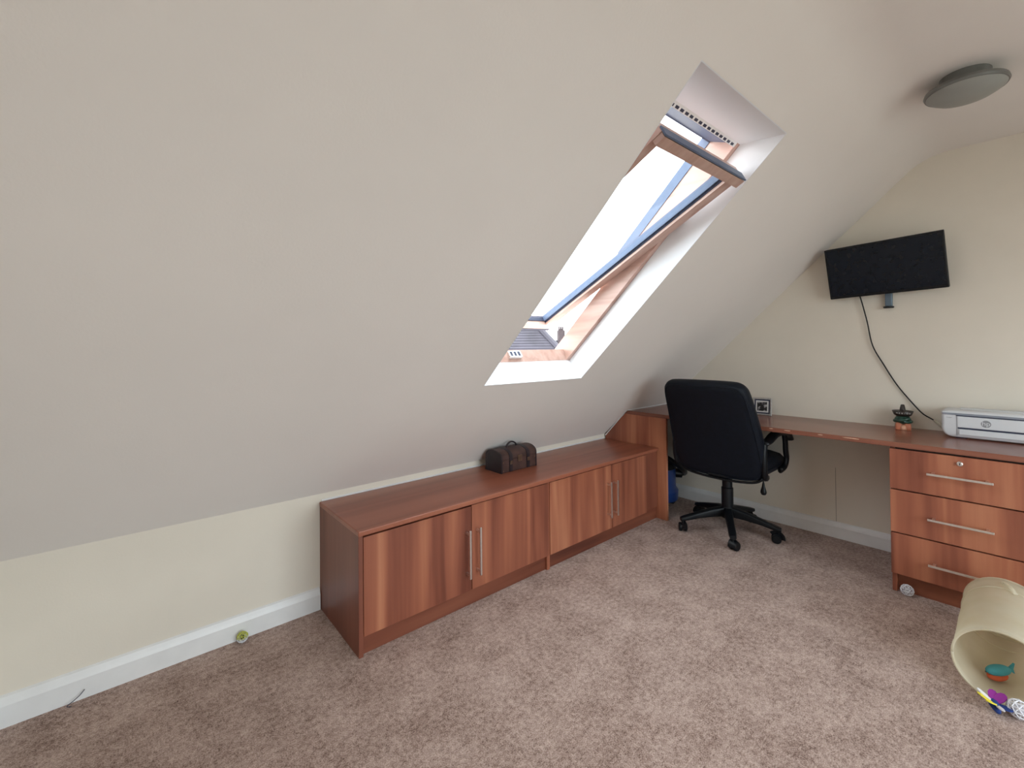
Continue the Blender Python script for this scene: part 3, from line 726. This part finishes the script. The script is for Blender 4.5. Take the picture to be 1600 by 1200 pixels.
po = obj('poncho', bm, green_m, fg, smooth=True)
obj('folded_arm', tube(B(), smooth_path([(-0.006, 0.036, 0.048), (-0.030, 0.018, 0.050), (-0.037, -0.004, 0.058), (-0.028, -0.026, 0.066)], 5), 0.0095, 8), green_m, po, smooth=True)
obj('folded_arm', tube(B(), smooth_path([(-0.004, -0.036, 0.046), (-0.028, -0.022, 0.044), (-0.037, 0.002, 0.050)], 5), 0.0085, 8), green_m, po, smooth=True)
hat = obj('sombrero', lathe(B(), [(0.0, 0.076), (0.028, 0.074), (0.0395, 0.082), (0.0475, 0.104), (0.0455, 0.105), (0.036, 0.099), (0.017, 0.097), (0.013, 0.112), (0.0085, 0.137), (0.006, 0.140), (0.0, 0.140)], 28), hat_m, fg, smooth=True)
# lettering round the brim
word = 'MEXICO'
for i, chh in enumerate(word):
    a = PI + math.radians(-38 + 76 * i / (len(word) - 1)) * 1.0
    c = Vector((math.cos(a) * 0.0440, math.sin(a) * 0.0440, 0.0930))
    M = Matrix.Translation(c) @ Matrix.Rotation(a - PI, 4, 'Z') @ Matrix.Rotation(math.radians(-20), 4, 'Y') @ MF
    text_obj('brim_letter', chh, 0.0125, matt_white, hat, M, 0.0006)

# ------------------------------------------------------------------ photo frame
pf = rig('picture_frame', 'small silver picture frame with a black and white print on the desk', 'picture frame', Vector((-0.090, -0.995, DT)), Vector((math.sin(0.12), -math.cos(0.12), 0)), Vector((math.cos(0.12), math.sin(0.12), 0)), Vector((0, 0, 1)))
ta = math.radians(-9)
def fbox(name, xa, xb, ya, yb_, za, zb, mat, par, bev=0.001):
    bm_ = box(B(), xa, xb, ya, yb_, za, zb, bev); bmesh.ops.rotate(bm_, verts=bm_.verts[:], cent=(0, 0, 0), matrix=Matrix.Rotation(ta, 3, 'X'))
    return obj(name, bm_, mat, par)
FHW, FHH = 0.059, 0.120
for a, b_, c, d in ((-FHW, -FHW + 0.011, 0.001, FHH), (FHW - 0.011, FHW, 0.001, FHH), (-FHW + 0.011, FHW - 0.011, 0.001, 0.012), (-FHW + 0.011, FHW - 0.011, FHH - 0.011, FHH)):
    fbox('frame_side', a, b_, -0.006, 0.008, c, d, silver_m, pf, 0.0015)
fbox('inner_border', -FHW + 0.011, FHW - 0.011, -0.001, 0.004, 0.012, FHH - 0.011, gasket_m, pf)
fbox('mount', -FHW + 0.020, FHW - 0.020, -0.002, 0.0, 0.021, FHH - 0.020, matt_white, pf, 0)
fbox('print', -FHW + 0.028, FHW - 0.028, -0.0028, -0.001, 0.029, FHH - 0.028, print_m, pf, 0)
obj('easel_back', prism(B(), [(-0.012, 0.012, 0.075), (0.012, 0.012, 0.075), (0.016, 0.050, 0.0), (-0.016, 0.050, 0.0)], (0, 0.003, 0.001)), gasket_m, pf)

# ------------------------------------------------------------------ leather trunk on the cabinet
tk = thing('treasure_chest', 'small brown leather domed trunk with straps on the low cabinet', 'trunk', (-1.655, -0.158, HC), math.radians(0.5))
TL, TD, T1 = 0.140, 0.073, 0.075
obj('body', box(B(), -TL, TL, -TD, TD, 0.0, T1, 0.004), chest_m, tk)
def dome(d, h0, hgt, n=14):
    return [(-d, h0)] + [(-d * math.cos(PI * k / n) , h0 + 0.006 + hgt * math.sin(PI * k / n) ** 0.8) for k in range(n + 1)] + [(d, h0)]
bm = B(); prism(bm, [(-TL, y, z) for y, z in dome(TD, T1 + 0.001, 0.045)], (2 * TL, 0, 0)); lidk = obj('lid', bm, chest_m, tk, smooth='auto')
for xx in (-0.068, 0.068):
    bm = B(); prof_ = [(-TD - 0.004, 0.004)] + dome(TD + 0.004, T1 + 0.001, 0.046) + [(TD + 0.004, 0.004)]
    inner = [(-TD - 0.0005, 0.004)] + dome(TD + 0.0005, T1 + 0.001, 0.0440) + [(TD + 0.0005, 0.004)]
    o_ = [bm.verts.new((xx - 0.012, y, z)) for y, z in prof_]; i_ = [bm.verts.new((xx - 0.012, y, z)) for y, z in inner]
    o2 = [bm.verts.new((xx + 0.012, y, z)) for y, z in prof_]; i2 = [bm.verts.new((xx + 0.012, y, z)) for y, z in inner]
    for k in range(len(prof_) - 1):
        bm.faces.new((o_[k], o_[k + 1], o2[k + 1], o2[k])); bm.faces.new((i_[k], i2[k], i2[k + 1], i_[k + 1]))
        bm.faces.new((o_[k], i_[k], i_[k + 1], o_[k + 1])); bm.faces.new((o2[k], o2[k + 1], i2[k + 1], i2[k]))
    st_ = obj('strap', bm, chest_dark, tk, smooth='auto')
    obj('buckle', box(B(), xx - 0.009, xx + 0.009, -TD - 0.009, -TD - 0.004, 0.045, 0.066, 0.002), brass_m, st_)
for xx in (-TL, TL):
    s_ = 1 if xx > 0 else -1
    obj('end_trim', prism(B(), [(xx + s_ * 0.0006, y * 1.01, z) for y, z in [(-TD, 0.0)] + dome(TD, T1, 0.046) + [(TD, 0.0)]], (-s_ * 0.010, 0, 0)) , chest_dark, tk)
obj('clasp', box(B(), -0.016, 0.016, -TD - 0.008, -TD - 0.0005, 0.052, 0.090, 0.003), brass_m, tk)
for xx in (-0.128, 0.128):
    for zz in (0.012, 0.060): obj('stud', lathe(B(), [(0.0045, 0), (0.003, 0.0025), (0.0, 0.003)], 8, (xx * 0.97, -TD, zz), M=Matrix.Rotation(PI / 2, 4, 'X')), brass_m, tk)
hd = smooth_path([(-0.038, 0.0, 0.122), (-0.034, 0.0, 0.140), (-0.012, 0.0, 0.153), (0.012, 0.0, 0.153), (0.034, 0.0, 0.140), (0.038, 0.0, 0.122)], 5)
obj('carry_handle', tube(B(), hd, 0.0045, 8, ry=0.007), chest_dark, tk, smooth=True)

# ------------------------------------------------------------------ vacuum cleaner under the desk
vc = thing('vacuum_cleaner', 'blue canister vacuum cleaner with black lid under the desk', 'vacuum', (-0.285, -0.285, 0))
obj('tub', lathe(B(), [(0.145, 0.045), (0.165, 0.055), (0.168, 0.12), (0.150, 0.145), (0.148, 0.285), (0.152, 0.29)], 32), blue_m, vc, smooth='auto')
obj('lid', lathe(B(), [(0.154, 0.2905), (0.154, 0.315), (0.140, 0.335), (0.08, 0.350), (0.0, 0.352)], 32), blackp_m, vc, smooth='auto')
obj('carry_handle', tube(B(), smooth_path([(-0.09, 0, 0.335), (-0.08, 0, 0.375), (0.0, 0, 0.39), (0.08, 0, 0.375), (0.09, 0, 0.335)], 5), 0.011, 8), blackp_m, vc, smooth=True)
for k in range(4):
    a = PI / 4 + k * PI / 2; M = Matrix.Rotation(PI / 2, 4, 'X')
    obj('castor', lathe(B(), [(0.0, -0.014), (0.024, -0.014), (0.025, 0.0), (0.024, 0.014), (0.0, 0.014)], 14, (math.cos(a) * 0.125, math.sin(a) * 0.125, 0.025), M=M, cap=False), blackp_m, vc, smooth='auto')
a = math.radians(-52)
def vr(r_, z): return Vector((math.cos(a) * r_, math.sin(a) * r_, z))
obj('hose_socket', tube(B(), [vr(0.135, 0.245), vr(0.195, 0.240)], [0.036, 0.033], 16), blackp_m, vc, smooth='auto')
hs = [vr(0.185, 0.24), vr(0.215, 0.245), Vector((0.02, -0.22, 0.30)), Vector((-0.10, -0.20, 0.38)), Vector((-0.17, -0.12, 0.44)), Vector((-0.15, 0.0, 0.42)), Vector((-0.1, 0.1, 0.34))]
obj('hose', tube(B(), smooth_path(hs, 6), 0.019, 10), blackp_m, vc, smooth=True)

# ------------------------------------------------------------------ ceiling light
LC = Vector((-0.905, -2.062, HZ)); LR = 0.122
cl = thing('ceiling_light', 'round flush ceiling light with a frosted grey bowl, switched off', 'ceiling light', LC)
obj('base', lathe(B(), [(0.075, 0.0), (0.075, -0.040), (0.10, -0.044)], 40), lampbase, cl, smooth='auto')
obj('rim', lathe(B(), [(LR - 0.014, -0.043), (LR - 0.002, -0.046), (LR + 0.001, -0.056), (LR - 0.003, -0.064), (LR - 0.012, -0.064)], 48), lampbase, cl, smooth='auto')
obj('bowl', lathe(B(), [(LR - 0.006, -0.0645), (LR - 0.014, -0.072), (0.085, -0.086), (0.05, -0.095), (0.02, -0.0985), (0.0, -0.099)], 48), lampbowl, cl, smooth='auto')

# ------------------------------------------------------------------ toys on the floor
def lattice_ball(bm_, r, c, zmin=None, zmax=None, thick=0.0026):
    t_ = bmesh.new(); bmesh.ops.create_icosphere(t_, subdivisions=2, radius=r)
    kill = [f for f in t_.faces if (zmin is not None and f.calc_center_median().z < zmin) or (zmax is not None and f.calc_center_median().z >= zmax)]
    bmesh.ops.delete(t_, geom=kill, context='FACES')
    bmesh.ops.wireframe(t_, faces=t_.faces[:], thickness=thick, use_replace=True, use_boundary=True, use_even_offset=True)
    me = bpy.data.meshes.new('tmp'); t_.to_mesh(me); t_.free(); me.transform(Matrix.Translation(c)); bm_.from_mesh(me); bpy.data.meshes.remove(me)
    return bm_
b1_ = thing('toy_ball', 'small lattice ball, lime green top and white bottom, by the skirting board', 'toy ball', (-3.045, -0.0435, 0))
obj('lower_half', lattice_ball(B(), 0.021, (0, 0, 0.0225), zmax=0.0), toy_white, b1_)
obj('upper_half', lattice_ball(B(), 0.021, (0, 0, 0.0225), zmin=0.0), toy_lime, b1_)
obj('bell', lathe(B(), [(0, 0.014), (0.007, 0.017), (0.008, 0.0225), (0.007, 0.028), (0, 0.031)], 12), gasket_m, b1_, smooth=True)
b2_ = thing('toy_ball', 'small white lattice ball against the drawer unit plinth', 'toy ball', (-0.545, -1.808, 0))
obj('shell', lattice_ball(B(), 0.0255, (0, 0, 0.027), thick=0.0032), toy_white, b2_)
obj('bell', lathe(B(), [(0, 0.013), (0.012, 0.018), (0.014, 0.027), (0.012, 0.036), (0, 0.041)], 14), toy_white, b2_, smooth=True)

# pop-up tunnel
TA = math.radians(0.6)
tn = thing('pet_tunnel', 'translucent cream nylon play tunnel lying in front of the drawers', 'tunnel', (-0.9315, -2.137, 0), TA)
TR, TLN = 0.123, 0.505      # radius, length along local x, opening at -x
def ring_pts(x, r, n=48, sag=0.0): return [Vector((x + sag * math.sin(2 * PI * k / n), r * math.cos(2 * PI * k / n), TR + 0.003 + r * math.sin(2 * PI * k / n))) for k in range(n)]
xs = [-TLN / 2 + TLN * k / 14 for k in range(15)]
bm = B(); loops = []
for k, x in enumerate(xs):
    q_ = k / 14; r_ = TR * (1 - 0.012 * math.sin(PI * ((q_ * 2) % 1.0)))
    loops.append(ring_pts(x, r_, sag=0.0))
loops.append(ring_pts(TLN / 2 + 0.012, TR * 0.93)); loops.append(ring_pts(TLN / 2 + 0.018, TR * 0.72))
loft(bm, loops, cap=False)
sk = obj('fabric', bm, nylon_m, tn, smooth=True)
sm = sk.modifiers.new('thickness', 'SOLIDIFY'); sm.thickness = 0.0012
for x, sg in ((-TLN / 2, 0.0), (TLN / 2 - 0.10, 0.0), (TLN / 2, 0.0)):
    P = ring_pts(x, TR - 0.002, sag=sg); obj('hoop', tube(B(), P + [P[0]], 0.0042, 6), nylon_m, tn, smooth=True)
tpz = TR * 2 + 0.006
obj('tape_loop', tube(B(), smooth_path([(0.12, -0.03, tpz - 0.004), (0.14, -0.02, tpz + 0.008), (0.20, 0.0, tpz + 0.004), (0.20, 0.01, tpz - 0.004)], 5), 0.003, 6, ry=0.008), nylon_m, tn, smooth=True)

fish = thing('plush_fish', 'teal and orange plush toy inside the play tunnel', 'plush toy', (-1.045, -2.125, 0.012), math.radians(-35))
fish.scale = (0.62, 0.62, 0.62)
bm = B(); bmesh.ops.create_uvsphere(bm, u_segments=20, v_segments=12, radius=1.0); bmesh.ops.scale(bm, vec=(0.075, 0.034, 0.026), verts=bm.verts[:]); bmesh.ops.translate(bm, vec=(0, 0, 0.058), verts=bm.verts[:])
obj('back', bm, toy_teal, fish, smooth=True)
bm = B(); bmesh.ops.create_uvsphere(bm, u_segments=20, v_segments=12, radius=1.0); bmesh.ops.scale(bm, vec=(0.060, 0.032, 0.024), verts=bm.verts[:]); bmesh.ops.translate(bm, vec=(-0.006, 0, 0.026), verts=bm.verts[:])
obj('belly', bm, toy_orange, fish, smooth=True)
obj('tail', prism(B(), [(0.065, 0, 0.055), (0.11, 0, 0.085), (0.10, 0, 0.055), (0.11, 0, 0.025)], (0, 0.01, 0)), toy_teal, fish)
obj('eye', lathe(B(), [(0, -0.006), (0.006, 0), (0, 0.006)], 10, (-0.045, 0.027, 0.035)), gasket_m, fish)

but = thing('butterfly_toy', 'colourful felt toy with yellow, purple and white wings on the carpet', 'cat toy', (-1.232, -2.122, 0), math.radians(20))
obj('body', tube(B(), smooth_path([(-0.03, 0, 0.016), (0.0, 0, 0.022), (0.035, 0, 0.016)], 5), [0.006, 0.008, 0.010, 0.012, 0.013, 0.014, 0.013, 0.012, 0.010, 0.008, 0.006], 10), toy_blue, but, smooth=True)
def wing(mat, yaw_, ln, wd, tilt_):
    bm_ = B(); n = 12; P = []
    for k in range(n): 
        a_ = 2 * PI * k / n; P.append(Vector((ln / 2 + math.cos(a_) * ln / 2, math.sin(a_) * wd / 2 * (0.6 + 0.4 * (0.5 + 0.5 * math.cos(a_))), 0)))
    prism(bm_, P, (0, 0, 0.003)); M = Matrix.Translation((0, 0, 0.024)) @ Matrix.Rotation(yaw_, 4, 'Z') @ Matrix.Rotation(-tilt_, 4, 'Y')
    bm_.transform(M); return obj('wing', bm_, mat, but)
wing(toy_yellow, 1.9, 0.055, 0.034, 0.55); wing(toy_yellow, 2.6, 0.055, 0.03, 0.45); wing(toy_white, 1.2, 0.05, 0.02, 0.6); wing(toy_purple, -0.9, 0.05, 0.034, 0.5)
wing(toy_purple, -0.2, 0.05, 0.03, 0.4); wing(toy_blue, -2.2, 0.045, 0.03, 0.1); wing(toy_white, 3.3, 0.05, 0.016, 0.2)
b3_ = thing('toy_ball', 'white lattice ball beside the colourful felt toy', 'toy ball', (-1.216, -2.176, 0))
obj('shell', lattice_ball(B(), 0.028, (0, 0, 0.0295), thick=0.0038), toy_white, b3_)
obj('bell', lathe(B(), [(0, 0.012), (0.015, 0.018), (0.018, 0.029), (0.015, 0.040), (0, 0.046)], 14), toy_white, b3_, smooth=True)

# stray cable stub at the skirting
wr = thing('cable_stub', 'short thin black wire poking up by the skirting board', 'wire', (-3.555, -0.035, 0))
obj('wire', tube(B(), smooth_path([(0.0, -0.006, 0.001), (-0.012, -0.004, 0.006), (0.004, 0.0, 0.014), (0.02, 0.004, 0.024), (0.032, 0.008, 0.036)], 5), 0.0013, 6), gasket_m, wr)

# ------------------------------------------------------------------ outside: neighbouring roofs
def hip_roof(name, label, c, yaw_, hw_, hd_, ze, zr, rl, rows, mat, walls_to):
    h_ = thing(name, label, 'house', (c[0], c[1], walls_to), yaw_)
    z0_ = -walls_to
    obj('walls', box(B(), -hw_ + 0.3, hw_ - 0.3, -hd_ + 0.3, hd_ - 0.3, 0, ze + z0_ - 0.02), brick_m, h_)
    E_ = [(-hw_, -hd_), (hw_, -hd_), (hw_, hd_), (-hw_, hd_)]; Rg = [(-rl, 0), (rl, 0), (rl, 0), (-rl, 0)]
    for f in range(4):
        a_, b_ = E_[f], E_[(f + 1) % 4]; ra, rb = Rg[f], Rg[(f + 1) % 4]
        bm_ = B()
        for k in range(rows):
            t0, t1 = k / rows, (k + 1) / rows
            L = lambda p_, q_, t: Vector((p_[0] + (q_[0] - p_[0]) * t, p_[1] + (q_[1] - p_[1]) * t, ze + z0_ + (zr - ze) * t))
            up_ = Vector((0, 0, 0.035))
            q = [L(a_, ra, t0) + up_, L(b_, rb, t0) + up_, L(b_, rb, t1), L(a_, ra, t1)]
            vv = [bm_.verts.new(p_) for p_ in q]; lo = [bm_.verts.new(L(a_, ra, t0)), bm_.verts.new(L(b_, rb, t0))]
            if (q[2] - q[3]).length < 1e-4: bm_.faces.new(vv[:3])
            else: bm_.faces.new(vv)
            bm_.faces.new((lo[0], lo[1], vv[1], vv[0]))
        obj('roof_slope', bm_, mat, h_)
    for f in range(4):
        a_ = E_[f]; ra = Rg[f]
        obj('hip_tiles', tube(B(), [(a_[0], a_[1], ze + z0_), (ra[0], ra[1], zr + z0_)], 0.11, 8), mat, h_)
    obj('ridge_tiles', tube(B(), [(-rl - 0.05, 0, zr + z0_), (rl + 0.05, 0, zr + z0_)], 0.12, 8), mat, h_)
    return h_
hip_roof('neighbour_house', 'slate hipped roof of the house opposite, seen through the open window', (5.54, 10.71), math.radians(-40), 5.2, 4.0, -1.4, 2.55, 2.0, 46, slate_m, -6.0)
far = hip_roof('far_house', 'distant roof with a chimney beyond the slate roof', (25.2, 25.7), math.radians(-30), 5.0, 4.0, -0.8, 1.75, 2.2, 16, slate_m, -6.0)
chm = obj('chimney', box(B(), 0.55, 1.12, -0.5, 0.1, 7.3, 8.75), brick_m, far)
for k in range(3): obj('chimney_pot', lathe(B(), [(0.09, 8.75), (0.07, 9.1)], 10, (0.66 + k * 0.17, -0.2, 0)), brick_m, chm)
bm = box(B(), -150, 150, -150, 150, -6.2, -6.0)
gd = obj('ground', bm, leaf_m); struct(gd, 'paved gardens and ground far below the windows')
